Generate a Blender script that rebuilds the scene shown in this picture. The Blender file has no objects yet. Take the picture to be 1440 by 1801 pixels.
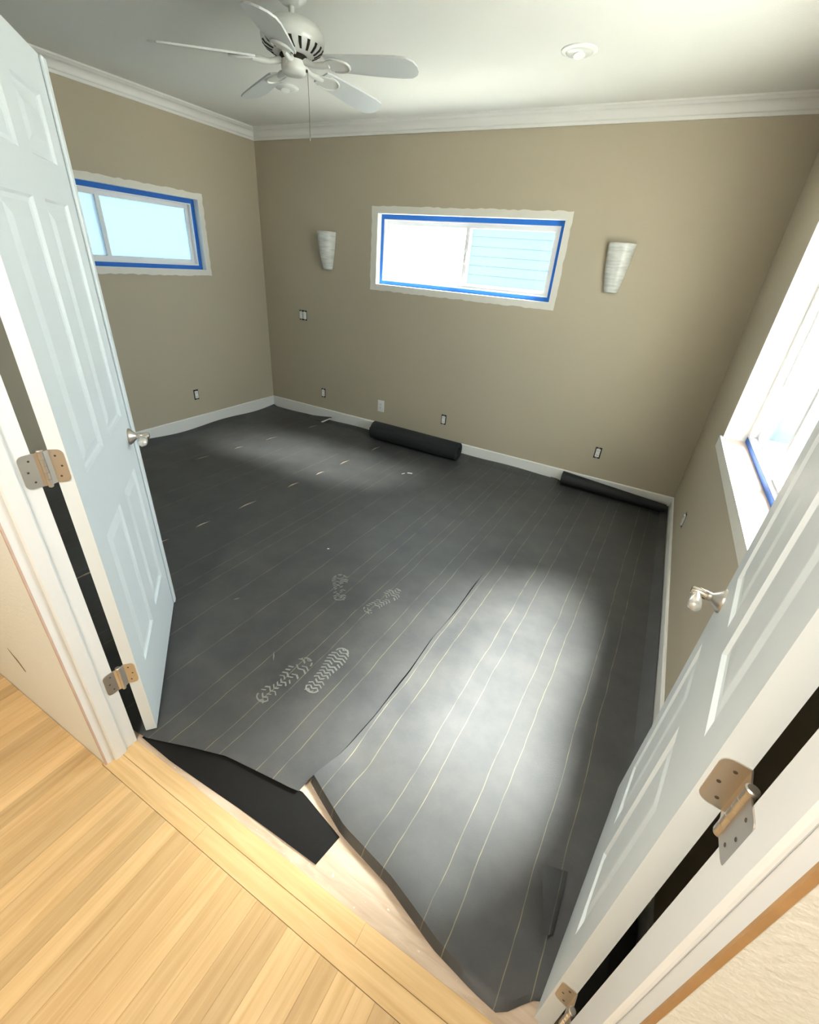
import bpy, math, random
from mathutils import Matrix, Vector, noise

random.seed(7)
scene = bpy.context.scene
COL = scene.collection
PI = math.pi

# ------------------------------------------------------------------ camera
cam_data = bpy.data.cameras.new('camera')
cam = bpy.data.objects.new('camera', cam_data)
COL.objects.link(cam)
_r = Vector((0.87112347, 0.48552185, 0.07356929))
_u = Vector((-0.29542391, 0.39848002, 0.86829626))
_f = Vector((-0.39226091, 0.77812738, -0.49056005))
cam.matrix_world = Matrix(((_r.x, _u.x, -_f.x, 3.8699),
                           (_r.y, _u.y, -_f.y, -3.8436),
                           (_r.z, _u.z, -_f.z, 1.6121),
                           (0, 0, 0, 1)))
cam_data.sensor_fit = 'HORIZONTAL'
cam_data.sensor_width = 36.0
cam_data.lens = 775.05 / 1440.0 * 36.0
cam_data.clip_start = 0.02
scene.camera = cam

# ------------------------------------------------------------------ sky, sun, exposure
world = bpy.data.worlds.new('sky')
scene.world = world
world.use_nodes = True
_bg = world.node_tree.nodes['Background']
_bg.inputs['Color'].default_value = (0.88, 0.95, 1.0, 1)
_bg.inputs['Strength'].default_value = 5.5

sun_data = bpy.data.lights.new('sun', 'SUN')
sun_data.energy = 31.0
sun_data.angle = math.radians(24)
sun_data.color = (1.0, 0.97, 0.92)
sun = bpy.data.objects.new('sun', sun_data)
COL.objects.link(sun)
sun.rotation_euler = Vector((-0.50, -0.50, -1.0)).to_track_quat('-Z', 'Y').to_euler()

scene.view_settings.view_transform = 'Standard'
scene.view_settings.look = 'None'
scene.view_settings.exposure = 1.2
scene.view_settings.gamma = 1.0
scene.view_settings.use_curve_mapping = False

# ------------------------------------------------------------------ helpers: materials
MATS = {}

def mat(name, color=(0.8, 0.8, 0.8), rough=0.5, metal=0.0, spec=0.5, bump=0.0, bscale=60.0, vary=0.0, vscale=3.0,
        vary2=None, coat=0.0):
    if name in MATS:
        return MATS[name]
    m = bpy.data.materials.new(name)
    m.use_nodes = True
    nt = m.node_tree
    b = nt.nodes['Principled BSDF']
    b.inputs['Base Color'].default_value = (*color, 1)
    b.inputs['Roughness'].default_value = rough
    b.inputs['Metallic'].default_value = metal
    b.inputs['Specular IOR Level'].default_value = spec
    b.inputs['Coat Weight'].default_value = coat
    g = nt.nodes.new('ShaderNodeNewGeometry')
    if vary > 0:
        n = nt.nodes.new('ShaderNodeTexNoise')
        n.inputs['Scale'].default_value = vscale
        n.inputs['Detail'].default_value = 5
        nt.links.new(g.outputs['Position'], n.inputs['Vector'])
        mx = nt.nodes.new('ShaderNodeMix')
        mx.data_type = 'RGBA'
        c2 = vary2 or tuple(c * (1 - vary) for c in color)
        mx.inputs['A'].default_value = (*color, 1)
        mx.inputs['B'].default_value = (*c2, 1)
        nt.links.new(n.outputs['Fac'], mx.inputs['Factor'])
        nt.links.new(mx.outputs['Result'], b.inputs['Base Color'])
    if bump > 0:
        n2 = nt.nodes.new('ShaderNodeTexNoise')
        n2.inputs['Scale'].default_value = bscale
        n2.inputs['Detail'].default_value = 3
        nt.links.new(g.outputs['Position'], n2.inputs['Vector'])
        bp = nt.nodes.new('ShaderNodeBump')
        bp.inputs['Strength'].default_value = bump
        bp.inputs['Distance'].default_value = 0.004
        nt.links.new(n2.outputs['Fac'], bp.inputs['Height'])
        nt.links.new(bp.outputs['Normal'], b.inputs['Normal'])
    MATS[name] = m
    return m

M_WALL = mat('beige_wall_paint', (0.50, 0.435, 0.325), 0.75, bump=0.12, bscale=180, vary=0.04, vscale=1.5)
M_HALL = mat('cream_wall_paint', (0.87, 0.85, 0.78), 0.75, bump=0.5, bscale=90, vary=0.03)
M_CEIL = mat('ceiling_paint', (0.78, 0.775, 0.73), 0.85, bump=0.2, bscale=150)
M_TRIM = mat('white_trim_paint', (0.82, 0.81, 0.78), 0.4, bump=0.03, bscale=40)
M_DOOR = mat('white_door_paint', (0.77, 0.82, 0.84), 0.38, bump=0.05, bscale=120)
M_JAMB = mat('white_jamb_paint', (0.83, 0.83, 0.82), 0.38, bump=0.04, bscale=80)
M_REVEAL = mat('bare_window_return', (0.82, 0.82, 0.80), 0.6, bump=0.1, bscale=100)
M_PRIMER = mat('white_primer_band', (0.80, 0.77, 0.70), 0.7, bump=0.2, bscale=70, vary=0.06, vscale=20)
M_SILL = mat('bare_wood_sill', (0.72, 0.52, 0.42), 0.6, vary=0.3, vscale=18, bump=0.1)
M_PINE = mat('raw_pine_edge', (0.58, 0.33, 0.14), 0.6, vary=0.3, vscale=30)
M_VINYL = mat('white_vinyl', (0.84, 0.84, 0.86), 0.35)
M_TAPE = mat('blue_masking_tape', (0.012, 0.16, 0.62), 0.6, vary=0.2, vscale=25)
M_NICKEL = mat('satin_nickel', (0.62, 0.57, 0.51), 0.36, metal=1.0, bump=0.03, bscale=250)
M_NICKEL2 = mat('polished_nickel', (0.72, 0.67, 0.61), 0.16, metal=1.0)
M_SCREW = mat('dark_screw_recess', (0.10, 0.08, 0.06), 0.5, metal=0.6)
M_PEARL = mat('pearl_nickel', (0.80, 0.76, 0.70), 0.25, metal=0.7)
M_PLASTIC = mat('white_plastic', (0.82, 0.82, 0.80), 0.4)
M_DARK = mat('dark_cavity', (0.02, 0.017, 0.012), 0.8)
M_FAN = mat('white_fan_enamel', (0.70, 0.71, 0.68), 0.28, coat=0.2)
M_BLADE = mat('white_fan_blade', (0.66, 0.69, 0.70), 0.4)
M_CHAIN = mat('brass_chain', (0.35, 0.28, 0.17), 0.4, metal=0.8)
M_DUST = mat('pale_dust', (0.21, 0.21, 0.195), 0.95)
M_SCRAP = mat('white_scrap', (0.8, 0.8, 0.8), 0.8)
M_SOIL = mat('gravel_ground', (0.55, 0.53, 0.48), 0.95, vary=0.15, vscale=4)
M_SIDE = mat('blue_grey_siding', (0.068, 0.108, 0.12), 0.7, vary=0.1, vscale=2)
M_SHINGLE = mat('grey_shingle', (0.32, 0.33, 0.34), 0.9, vary=0.3, vscale=9)
M_FELT_SHADE = mat('black_felt_and_shade', (0.009, 0.0085, 0.008), 0.85, spec=0.2, bump=0.25, bscale=200)  # face-down offcut's own black with its shade mixed in; also the seam's shade
M_BLACKR = mat('black_felt_roll', (0.018, 0.019, 0.020), 0.75, bump=0.25, bscale=200, vary=0.3, vscale=30)


def alabaster():
    m = bpy.data.materials.new('white_alabaster_glass')
    m.use_nodes = True
    nt = m.node_tree
    b = nt.nodes['Principled BSDF']
    b.inputs['Roughness'].default_value = 0.3
    b.inputs['Subsurface Weight'].default_value = 0.2
    b.inputs['Subsurface Radius'].default_value = (0.02, 0.02, 0.02)
    g = nt.nodes.new('ShaderNodeNewGeometry')
    mp = nt.nodes.new('ShaderNodeMapping')
    mp.inputs['Scale'].default_value = (8, 8, 60)
    mp.inputs['Rotation'].default_value = (0, 0.12, 0)
    n = nt.nodes.new('ShaderNodeTexNoise')
    n.inputs['Scale'].default_value = 1.2
    n.inputs['Detail'].default_value = 4
    r = nt.nodes.new('ShaderNodeValToRGB')
    r.color_ramp.elements[0].position = 0.35
    r.color_ramp.elements[0].color = (0.55, 0.55, 0.51, 1)
    r.color_ramp.elements[1].position = 0.65
    r.color_ramp.elements[1].color = (0.74, 0.75, 0.72, 1)
    nt.links.new(g.outputs['Position'], mp.inputs['Vector'])
    nt.links.new(mp.outputs['Vector'], n.inputs['Vector'])
    nt.links.new(n.outputs['Fac'], r.inputs['Fac'])
    nt.links.new(r.outputs['Color'], b.inputs['Base Color'])
    return m


def glass():
    m = bpy.data.materials.new('window_glass')
    m.use_nodes = True
    nt = m.node_tree
    nt.nodes.remove(nt.nodes['Principled BSDF'])
    out = nt.nodes['Material Output']
    t = nt.nodes.new('ShaderNodeBsdfTransparent')
    t.inputs['Color'].default_value = (0.93, 0.97, 0.97, 1)
    gl = nt.nodes.new('ShaderNodeBsdfGlossy')
    gl.inputs['Roughness'].default_value = 0.02
    lw = nt.nodes.new('ShaderNodeLayerWeight')      # symmetric for both faces of the pane
    lw.inputs['Blend'].default_value = 0.5
    pw = nt.nodes.new('ShaderNodeMath'); pw.operation = 'POWER'; pw.inputs[1].default_value = 5.0
    fr = nt.nodes.new('ShaderNodeMath'); fr.operation = 'MULTIPLY_ADD'
    fr.inputs[1].default_value = 0.7; fr.inputs[2].default_value = 0.03
    nt.links.new(lw.outputs['Facing'], pw.inputs[0])
    nt.links.new(pw.outputs[0], fr.inputs[0])
    mx = nt.nodes.new('ShaderNodeMixShader')
    nt.links.new(fr.outputs[0], mx.inputs['Fac'])
    nt.links.new(t.outputs['BSDF'], mx.inputs[1])
    nt.links.new(gl.outputs['BSDF'], mx.inputs[2])
    nt.links.new(mx.outputs['Shader'], out.inputs['Surface'])
    return m


def frosted():
    m = bpy.data.materials.new('frosted_window_glass')
    m.use_nodes = True
    nt = m.node_tree
    nt.nodes.remove(nt.nodes['Principled BSDF'])
    out = nt.nodes['Material Output']
    t = nt.nodes.new('ShaderNodeBsdfTransparent')
    t.inputs['Color'].default_value = (0.25, 0.305, 0.335, 1)
    tl = nt.nodes.new('ShaderNodeBsdfTranslucent')
    tl.inputs['Color'].default_value = (0.25, 0.305, 0.335, 1)
    mx = nt.nodes.new('ShaderNodeMixShader')
    mx.inputs['Fac'].default_value = 0.5
    nt.links.new(t.outputs['BSDF'], mx.inputs[1])
    nt.links.new(tl.outputs['BSDF'], mx.inputs[2])
    nt.links.new(mx.outputs['Shader'], out.inputs['Surface'])
    return m


def paper_material():
    """black building felt with thin printed guide lines along its length and a little dust"""
    m = bpy.data.materials.new('black_underlay_felt')
    m.use_nodes = True
    nt = m.node_tree
    L = nt.links
    b = nt.nodes['Principled BSDF']
    b.inputs['Roughness'].default_value = 0.5
    b.inputs['Specular IOR Level'].default_value = 0.6
    g = nt.nodes.new('ShaderNodeNewGeometry')
    sp = nt.nodes.new('ShaderNodeSeparateXYZ')
    L.new(g.outputs['Position'], sp.inputs['Vector'])
    wob = nt.nodes.new('ShaderNodeTexNoise')
    wob.inputs['Scale'].default_value = 3.5
    wob.inputs['Detail'].default_value = 3
    L.new(g.outputs['Position'], wob.inputs['Vector'])
    w1 = nt.nodes.new('ShaderNodeMath'); w1.operation = 'MULTIPLY_ADD'
    w1.inputs[1].default_value = 0.022; w1.inputs[2].default_value = -0.011
    L.new(wob.outputs['Fac'], w1.inputs[0])
    sl = nt.nodes.new('ShaderNodeMath'); sl.operation = 'MULTIPLY_ADD'   # x - 0.03*(y+2)
    sl.inputs[1].default_value = -0.03
    L.new(sp.outputs['Y'], sl.inputs[0]); L.new(sp.outputs['X'], sl.inputs[2])
    xs = nt.nodes.new('ShaderNodeMath'); xs.operation = 'ADD'
    L.new(sl.outputs[0], xs.inputs[0]); L.new(w1.outputs[0], xs.inputs[1])
    lines = [2.33, 2.545, 2.73, 2.81, 2.945, 3.00, 3.155, 3.225, 3.395, 3.47, 3.625, 3.70, 3.86, 3.935, 4.09, 4.165,
             2.15, 2.07, 1.93, 1.52, 1.22, 1.05, 0.62, 0.40]
    acc = None
    for x in lines:
        c = nt.nodes.new('ShaderNodeMath'); c.operation = 'COMPARE'
        c.inputs[1].default_value = x; c.inputs[2].default_value = 0.0013
        L.new(xs.outputs[0], c.inputs[0])
        if acc is None:
            acc = c
        else:
            a = nt.nodes.new('ShaderNodeMath'); a.operation = 'ADD'
            L.new(acc.outputs[0], a.inputs[0]); L.new(c.outputs[0], a.inputs[1])
            acc = a
    # print wears in and out
    wn = nt.nodes.new('ShaderNodeTexNoise'); wn.inputs['Scale'].default_value = 9.0
    L.new(g.outputs['Position'], wn.inputs['Vector'])
    wr = nt.nodes.new('ShaderNodeMapRange')
    wr.inputs['From Min'].default_value = 0.3; wr.inputs['From Max'].default_value = 0.7
    wr.inputs['To Min'].default_value = 0.15; wr.inputs['To Max'].default_value = 0.9
    L.new(wn.outputs['Fac'], wr.inputs['Value'])
    lm = nt.nodes.new('ShaderNodeMath'); lm.operation = 'MULTIPLY'; lm.use_clamp = True
    L.new(acc.outputs[0], lm.inputs[0]); L.new(wr.outputs['Result'], lm.inputs[1])
    # dust clouds
    dn = nt.nodes.new('ShaderNodeTexNoise'); dn.inputs['Scale'].default_value = 4.5; dn.inputs['Detail'].default_value = 7
    dn.inputs['Roughness'].default_value = 0.65
    L.new(g.outputs['Position'], dn.inputs['Vector'])
    dr = nt.nodes.new('ShaderNodeValToRGB')
    dr.color_ramp.elements[0].position = 0.35
    dr.color_ramp.elements[0].color = (0.044, 0.044, 0.046, 1)
    dr.color_ramp.elements[1].position = 0.75
    dr.color_ramp.elements[1].color = (0.074, 0.072, 0.067, 1)
    L.new(dn.outputs['Fac'], dr.inputs['Fac'])
    fn = nt.nodes.new('ShaderNodeTexNoise'); fn.inputs['Scale'].default_value = 260; fn.inputs['Detail'].default_value = 2
    L.new(g.outputs['Position'], fn.inputs['Vector'])
    mx = nt.nodes.new('ShaderNodeMix'); mx.data_type = 'RGBA'
    mx.inputs['B'].default_value = (0.26, 0.225, 0.13, 1)
    L.new(lm.outputs[0], mx.inputs['Factor']); L.new(dr.outputs['Color'], mx.inputs['A'])
    L.new(mx.outputs['Result'], b.inputs['Base Color'])
    bp = nt.nodes.new('ShaderNodeBump'); bp.inputs['Strength'].default_value = 0.35
    bp.inputs['Distance'].default_value = 0.002
    L.new(fn.outputs['Fac'], bp.inputs['Height']); L.new(bp.outputs['Normal'], b.inputs['Normal'])
    return m


def oak_material():
    m = bpy.data.materials.new('blond_oak')
    m.use_nodes = True
    nt = m.node_tree
    L = nt.links
    b = nt.nodes['Principled BSDF']
    b.inputs['Roughness'].default_value = 0.38
    b.inputs['Specular IOR Level'].default_value = 0.4
    tc = nt.nodes.new('ShaderNodeTexCoord')
    oi = nt.nodes.new('ShaderNodeObjectInfo')
    off = nt.nodes.new('ShaderNodeMath'); off.operation = 'MULTIPLY'; off.inputs[1].default_value = 37.0
    L.new(oi.outputs['Random'], off.inputs[0])
    cb = nt.nodes.new('ShaderNodeCombineXYZ')
    L.new(off.outputs[0], cb.inputs['X']); L.new(off.outputs[0], cb.inputs['Y']); L.new(off.outputs[0], cb.inputs['Z'])
    ad = nt.nodes.new('ShaderNodeVectorMath'); ad.operation = 'ADD'
    L.new(tc.outputs['Object'], ad.inputs[0]); L.new(cb.outputs['Vector'], ad.inputs[1])
    mp = nt.nodes.new('ShaderNodeMapping')
    mp.inputs['Scale'].default_value = (3.0, 55.0, 55.0)
    L.new(ad.outputs['Vector'], mp.inputs['Vector'])
    n = nt.nodes.new('ShaderNodeTexNoise'); n.inputs['Scale'].default_value = 1.0; n.inputs['Detail'].default_value = 6
    n.inputs['Distortion'].default_value = 0.7
    L.new(mp.outputs['Vector'], n.inputs['Vector'])
    r = nt.nodes.new('ShaderNodeValToRGB')
    r.color_ramp.elements[0].position = 0.25; r.color_ramp.elements[0].color = (0.55, 0.35, 0.155, 1)
    r.color_ramp.elements[1].position = 0.7; r.color_ramp.elements[1].color = (0.70, 0.49, 0.25, 1)
    L.new(n.outputs['Fac'], r.inputs['Fac'])
    hv = nt.nodes.new('ShaderNodeHueSaturation')
    mr = nt.nodes.new('ShaderNodeMapRange')
    mr.inputs['To Min'].default_value = 0.84; mr.inputs['To Max'].default_value = 1.14
    L.new(oi.outputs['Random'], mr.inputs['Value']); L.new(mr.outputs['Result'], hv.inputs['Value'])
    L.new(r.outputs['Color'], hv.inputs['Color'])
    L.new(hv.outputs['Color'], b.inputs['Base Color'])
    return m


def plywood_material():
    m = bpy.data.materials.new('dusty_plywood')
    m.use_nodes = True
    nt = m.node_tree
    L = nt.links
    b = nt.nodes['Principled BSDF']
    b.inputs['Roughness'].default_value = 0.8
    g = nt.nodes.new('ShaderNodeNewGeometry')
    mp = nt.nodes.new('ShaderNodeMapping'); mp.inputs['Scale'].default_value = (5, 40, 5)
    mp.inputs['Rotation'].default_value = (0, 0, 1.2)
    L.new(g.outputs['Position'], mp.inputs['Vector'])
    n = nt.nodes.new('ShaderNodeTexNoise'); n.inputs['Scale'].default_value = 1; n.inputs['Detail'].default_value = 6
    n.inputs['Distortion'].default_value = 1.2
    L.new(mp.outputs['Vector'], n.inputs['Vector'])
    r = nt.nodes.new('ShaderNodeValToRGB')
    r.color_ramp.elements[0].position = 0.3; r.color_ramp.elements[0].color = (0.46, 0.34, 0.24, 1)
    r.color_ramp.elements[1].position = 0.7; r.color_ramp.elements[1].color = (0.64, 0.51, 0.39, 1)
    L.new(n.outputs['Fac'], r.inputs['Fac'])
    s = nt.nodes.new('ShaderNodeTexNoise'); s.inputs['Scale'].default_value = 60; s.inputs['Detail'].default_value = 2
    L.new(g.outputs['Position'], s.inputs['Vector'])
    sr = nt.nodes.new('ShaderNodeValToRGB')
    sr.color_ramp.elements[0].position = 0.70; sr.color_ramp.elements[0].color = (0, 0, 0, 1)
    sr.color_ramp.elements[1].position = 0.74; sr.color_ramp.elements[1].color = (1, 1, 1, 1)
    L.new(s.outputs['Fac'], sr.inputs['Fac'])
    mx = nt.nodes.new('ShaderNodeMix'); mx.data_type = 'RGBA'
    mx.inputs['B'].default_value = (0.72, 0.66, 0.58, 1)
    L.new(sr.outputs['Color'], mx.inputs['Factor']); L.new(r.outputs['Color'], mx.inputs['A'])
    L.new(mx.outputs['Result'], b.inputs['Base Color'])
    return m


M_ALAB = alabaster()
M_GLASS = glass()
M_FROST = frosted()
M_PAPER = paper_material()
M_OAK = oak_material()
M_PLY = plywood_material()

# ------------------------------------------------------------------ helpers: geometry
class MB:
    """collects faces given in world space; build() links them as one mesh object"""
    def __init__(self, M=None):
        self.v, self.f, self.M = [], [], M

    def add(self, vs, fs):
        o = len(self.v)
        for p in vs:
            p = Vector(p)
            self.v.append(self.M @ p if self.M else p)
        self.f += [tuple(o + i for i in q) for q in fs]
        return self

    def box(self, x0, x1, y0, y1, z0, z1):
        vs = [(x, y, z) for z in (z0, z1) for y in (y0, y1) for x in (x0, x1)]
        return self.add(vs, [(0, 2, 3, 1), (4, 5, 7, 6), (0, 1, 5, 4), (2, 6, 7, 3), (0, 4, 6, 2), (1, 3, 7, 5)])

    def cbox(self, x0, x1, y0, y1, z0, z1, c):
        """box with chamfered edges on every side"""
        xs, ys, zs = (x0, x1), (y0, y1), (z0, z1)
        vs, idx = [], {}
        for i in (0, 1):
            for j in (0, 1):
                for k in (0, 1):
                    X, Y, Z = xs[i], ys[j], zs[k]
                    dx, dy, dz = c * (1 - 2 * i), c * (1 - 2 * j), c * (1 - 2 * k)
                    for a, p in enumerate(((X, Y + dy, Z + dz), (X + dx, Y, Z + dz), (X + dx, Y + dy, Z))):
                        idx[(i, j, k, a)] = len(vs); vs.append(p)
        I = lambda i, j, k, a: idx[(i, j, k, a)]
        fs = []
        for s in (0, 1):
            fs.append([I(s, 0, 0, 0), I(s, 0, 1, 0), I(s, 1, 1, 0), I(s, 1, 0, 0)])
            fs.append([I(0, s, 0, 1), I(1, s, 0, 1), I(1, s, 1, 1), I(0, s, 1, 1)])
            fs.append([I(0, 0, s, 2), I(0, 1, s, 2), I(1, 1, s, 2), I(1, 0, s, 2)])
        for a in (0, 1):
            for b_ in (0, 1):
                fs.append([I(a, b_, 0, 0), I(a, b_, 1, 0), I(a, b_, 1, 1), I(a, b_, 0, 1)])
                fs.append([I(a, 0, b_, 0), I(a, 1, b_, 0), I(a, 1, b_, 2), I(a, 0, b_, 2)])
                fs.append([I(0, a, b_, 1), I(1, a, b_, 1), I(1, a, b_, 2), I(0, a, b_, 2)])
        for i in (0, 1):
            for j in (0, 1):
                for k in (0, 1):
                    fs.append([I(i, j, k, 0), I(i, j, k, 1), I(i, j, k, 2)])
        return self.add(vs, fs)

    def lathe(self, origin, axis, prof, n=24):
        """prof: list of (distance along axis, radius)"""
        a = Vector(axis).normalized()
        t = Vector((0, 0, 1)) if abs(a.z) < 0.9 else Vector((1, 0, 0))
        e1 = a.cross(t).normalized(); e2 = a.cross(e1)
        o = Vector(origin)
        vs, fs = [], []
        for h, r in prof:
            for k in range(n):
                an = 2 * PI * k / n
                vs.append(o + a * h + (e1 * math.cos(an) + e2 * math.sin(an)) * r)
        for i in range(len(prof) - 1):
            for k in range(n):
                k2 = (k + 1) % n
                fs.append((i * n + k, i * n + k2, (i + 1) * n + k2, (i + 1) * n + k))
        fs.append(tuple(range(n - 1, -1, -1)))
        m = (len(prof) - 1) * n
        fs.append(tuple(range(m, m + n)))
        return self.add(vs, fs)

    def tube(self, pts, rad, n=8):
        pts = [Vector(p) for p in pts]
        if not isinstance(rad, (list, tuple)):
            rad = [rad] * len(pts)
        vs, fs = [], []
        prev = None
        for i, p in enumerate(pts):
            d = (pts[min(i + 1, len(pts) - 1)] - pts[max(i - 1, 0)]).normalized()
            if prev is None:
                t = Vector((0, 0, 1)) if abs(d.z) < 0.9 else Vector((1, 0, 0))
                e1 = d.cross(t).normalized()
            else:
                e1 = (prev - d * prev.dot(d)).normalized()
            prev = e1
            e2 = d.cross(e1)
            for k in range(n):
                an = 2 * PI * k / n
                vs.append(p + (e1 * math.cos(an) + e2 * math.sin(an)) * rad[i])
        for i in range(len(pts) - 1):
            for k in range(n):
                k2 = (k + 1) % n
                fs.append((i * n + k, i * n + k2, (i + 1) * n + k2, (i + 1) * n + k))
        fs.append(tuple(range(n - 1, -1, -1)))
        m = (len(pts) - 1) * n
        fs.append(tuple(range(m, m + n)))
        return self.add(vs, fs)

    def prism(self, poly, d):
        """poly: 3-D points of a planar outline; extruded by vector d"""
        n = len(poly)
        d = Vector(d)
        vs = [Vector(p) for p in poly] + [Vector(p) + d for p in poly]
        fs = [tuple(range(n - 1, -1, -1)), tuple(range(n, 2 * n))]
        fs += [(i, (i + 1) % n, n + (i + 1) % n, n + i) for i in range(n)]
        return self.add(vs, fs)

    def build(self, name, m, parent=None, root=None, smooth=False, label=None):
        me = bpy.data.meshes.new(name)
        inv = root_matrix(root or parent).inverted() if (root or parent) else Matrix()
        me.from_pydata([tuple(inv @ p) for p in self.v], [], self.f)
        me.materials.append(m)
        me.validate()
        import bmesh
        bm = bmesh.new(); bm.from_mesh(me)
        bmesh.ops.recalc_face_normals(bm, faces=bm.faces)
        bm.to_mesh(me); bm.free()
        if smooth:
            me.polygons.foreach_set('use_smooth', [True] * len(me.polygons))
            try:
                me.set_sharp_from_angle(angle=math.radians(38))
            except Exception:
                pass
        o = bpy.data.objects.new(name, me)
        COL.objects.link(o)
        if parent:
            o.parent = parent
        if label:
            o['label'] = label
        return o


def root_matrix(o):
    while o.parent:
        o = o.parent
    return Matrix.Translation(o.location) @ o.rotation_euler.to_matrix().to_4x4()


def thing(name, label, cat, loc=(0, 0, 0), rz=0.0, group=None, kind=None):
    o = bpy.data.objects.new(name, None)
    o.empty_display_size = 0.05
    COL.objects.link(o)
    o.location = loc
    o.rotation_euler = (0, 0, rz)
    tag(o, label, cat, group, kind)
    return o


def tag(o, label=None, cat=None, group=None, kind=None):
    if label: o['label'] = label
    if cat: o['category'] = cat
    if group: o['group'] = group
    if kind: o['kind'] = kind
    return o


def struct(o, label=None):
    return tag(o, label, None, None, 'structure')

# ------------------------------------------------------------------ dimensions
W = 4.30          # room width (x), back wall at y = 0, left wall at x = 0
CZ = 2.573        # ceiling height
FY, HY = -3.400, -3.510   # door wall: room face, hall face
OX0, OX1 = 2.600, 4.111   # clear opening between jambs
BW = (1.385, 2.990, 1.420, 1.968)   # back window opening x0 x1 z0 z1
LW = (-2.32, -0.705, 1.415, 1.955)  # left window opening y0 y1 z0 z1
RW = (-2.40, -0.955, 0.900, 2.080)  # right window opening y0 y1 z0 z1

# ------------------------------------------------------------------ room shell
def wall_with_hole(name, axis, a0, a1, z0, z1, t0, t1, hole, m, label):
    """axis 'x': wall runs along x between y t0..t1; axis 'y': runs along y between x t0..t1"""
    mb = MB()
    def bx(p0, p1, q0, q1):
        if axis == 'x':
            mb.box(p0, p1, t0, t1, q0, q1)
        else:
            mb.box(t0, t1, p0, p1, q0, q1)
    if hole:
        h0, h1, hz0, hz1 = hole
        bx(a0, h0, z0, z1); bx(h1, a1, z0, z1)
        bx(h0, h1, z0, hz0) if hz0 > z0 else None
        bx(h0, h1, hz1, z1)
    else:
        bx(a0, a1, z0, z1)
    return struct(mb.build(name, m), label)

wall_with_hole('wall_back', 'x', -0.16, W + 0.16, -0.02, CZ + 0.1, 0.0, 0.16, BW, M_WALL, 'beige painted wall with two sconces and a sliding window')
wall_with_hole('wall_left', 'y', -3.51, 0.0, -0.02, CZ + 0.1, -0.16, 0.0, LW, M_WALL, 'beige painted wall with a single frosted sliding window')
wall_with_hole('wall_right', 'y', -3.51, 0.0, -0.02, CZ + 0.1, W, W + 0.16, RW, M_WALL, 'beige painted wall with the tall bright window')

# door wall: beige on the room side, cream on the hall side
mb = MB()
mb.box(0.0, OX0 - 0.018, HY + 0.012, FY, -0.02, CZ); mb.box(OX1 + 0.018, W, HY + 0.012, FY, -0.02, CZ)
mb.box(OX0 - 0.018, OX1 + 0.018, HY + 0.012, FY, 2.075, CZ)
struct(mb.build('wall_front', M_WALL), 'beige painted wall holding the double doorway')
mb = MB()
mb.box(0.6, OX0 - 0.007, HY, HY + 0.012, -0.02, CZ); mb.box(OX1 + 0.007, 5.6, HY, HY + 0.012, -0.02, CZ)
mb.box(OX0 - 0.018, OX1 + 0.018, HY, HY + 0.012, 2.075, CZ)
struct(mb.build('wall_hall_front', M_HALL), 'cream textured hallway wall around the doorway')

HB = -5.4
struct(MB().box(0.6, 5.6, HB - 0.1, HB, -0.02, CZ).build('wall_hall_back', M_HALL), 'cream hallway wall opposite the doorway')
struct(MB().box(0.5, 0.6, HB, HY, -0.02, CZ).build('wall_hall_left', M_HALL), 'cream hallway end wall')
struct(MB().box(5.6, 5.7, HB, HY, -0.02, CZ).build('wall_hall_right', M_HALL), 'cream hallway end wall opposite')
struct(MB().box(-0.16, W + 0.16, FY - 0.055, 0.16, CZ, CZ + 0.1).build('ceiling', M_CEIL), 'white painted bedroom ceiling')
struct(MB().box(0.5, 5.7, HB - 0.1, FY - 0.055, CZ, CZ + 0.1).build('ceiling_hall', M_CEIL), 'white hallway ceiling')
struct(MB().box(-0.16, W + 0.16, FY, 0.16, -0.05, 0.0).build('floor', M_PLY), 'bare dusty plywood subfloor under the black felt')

# hallway wood floor, plank by plank
hall = bpy.data.objects.new('floor_hall', None)
COL.objects.link(hall)
struct(hall, 'blond oak strip floor of the hallway')
PW = 0.057
HZ = 0.004
MB().box(0.6, 5.6, HB, FY, -0.05, -0.014).build('subfloor', M_PLY, hall)

def plank(cx, cy, length, along, width=PW):
    me = MB().cbox(-length / 2 + 0.0002, length / 2 - 0.0002, -width / 2 + 0.00015, width / 2 - 0.00015, -0.018, 0.0, 0.0004)
    o = me.build('plank', M_OAK)
    o.parent = hall
    o.location = (cx, cy, HZ)
    o.rotation_euler = (0, 0, PI / 2 if along == 'y' else random.choice((0, PI)))
    return o

for j, y in enumerate((FY - PW / 2 - 0.001, FY - PW * 1.5 - 0.002)):    # header boards along the threshold
    x = OX0 - 0.0 + (0.0 if j == 0 else -0.02)
    cuts = ([x, 3.62, OX1] if j == 0 else [x, 3.05, OX1 + 0.02])
    for a, b_ in zip(cuts[:-1], cuts[1:]):
        plank((a + b_) / 2, y, b_ - a, 'x')
ytop = FY - PW * 2 - 0.003
n = 0
x = 1.36
while x < 4.75:
    y = ytop if OX0 - 0.03 < x < OX1 + 0.03 else HY - 0.001
    while y > -4.75:
        ln = random.uniform(0.42, 1.05)
        y2 = max(y - ln, -4.8)
        plank(x, (y + y2) / 2, y - y2, 'y')
        y = y2; n += 1
    x += PW
# the part of the hall out of sight
M_OAK2 = M_OAK
MB().box(0.6, 1.33, HB, HY, -0.014, HZ).build('floor_boards', M_OAK, hall)
MB().box(4.79, 5.6, HB, HY, -0.014, HZ).build('floor_boards', M_OAK, hall)
MB().box(1.33, 4.79, HB, -4.8, -0.014, HZ).build('floor_boards', M_OAK, hall)

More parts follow.
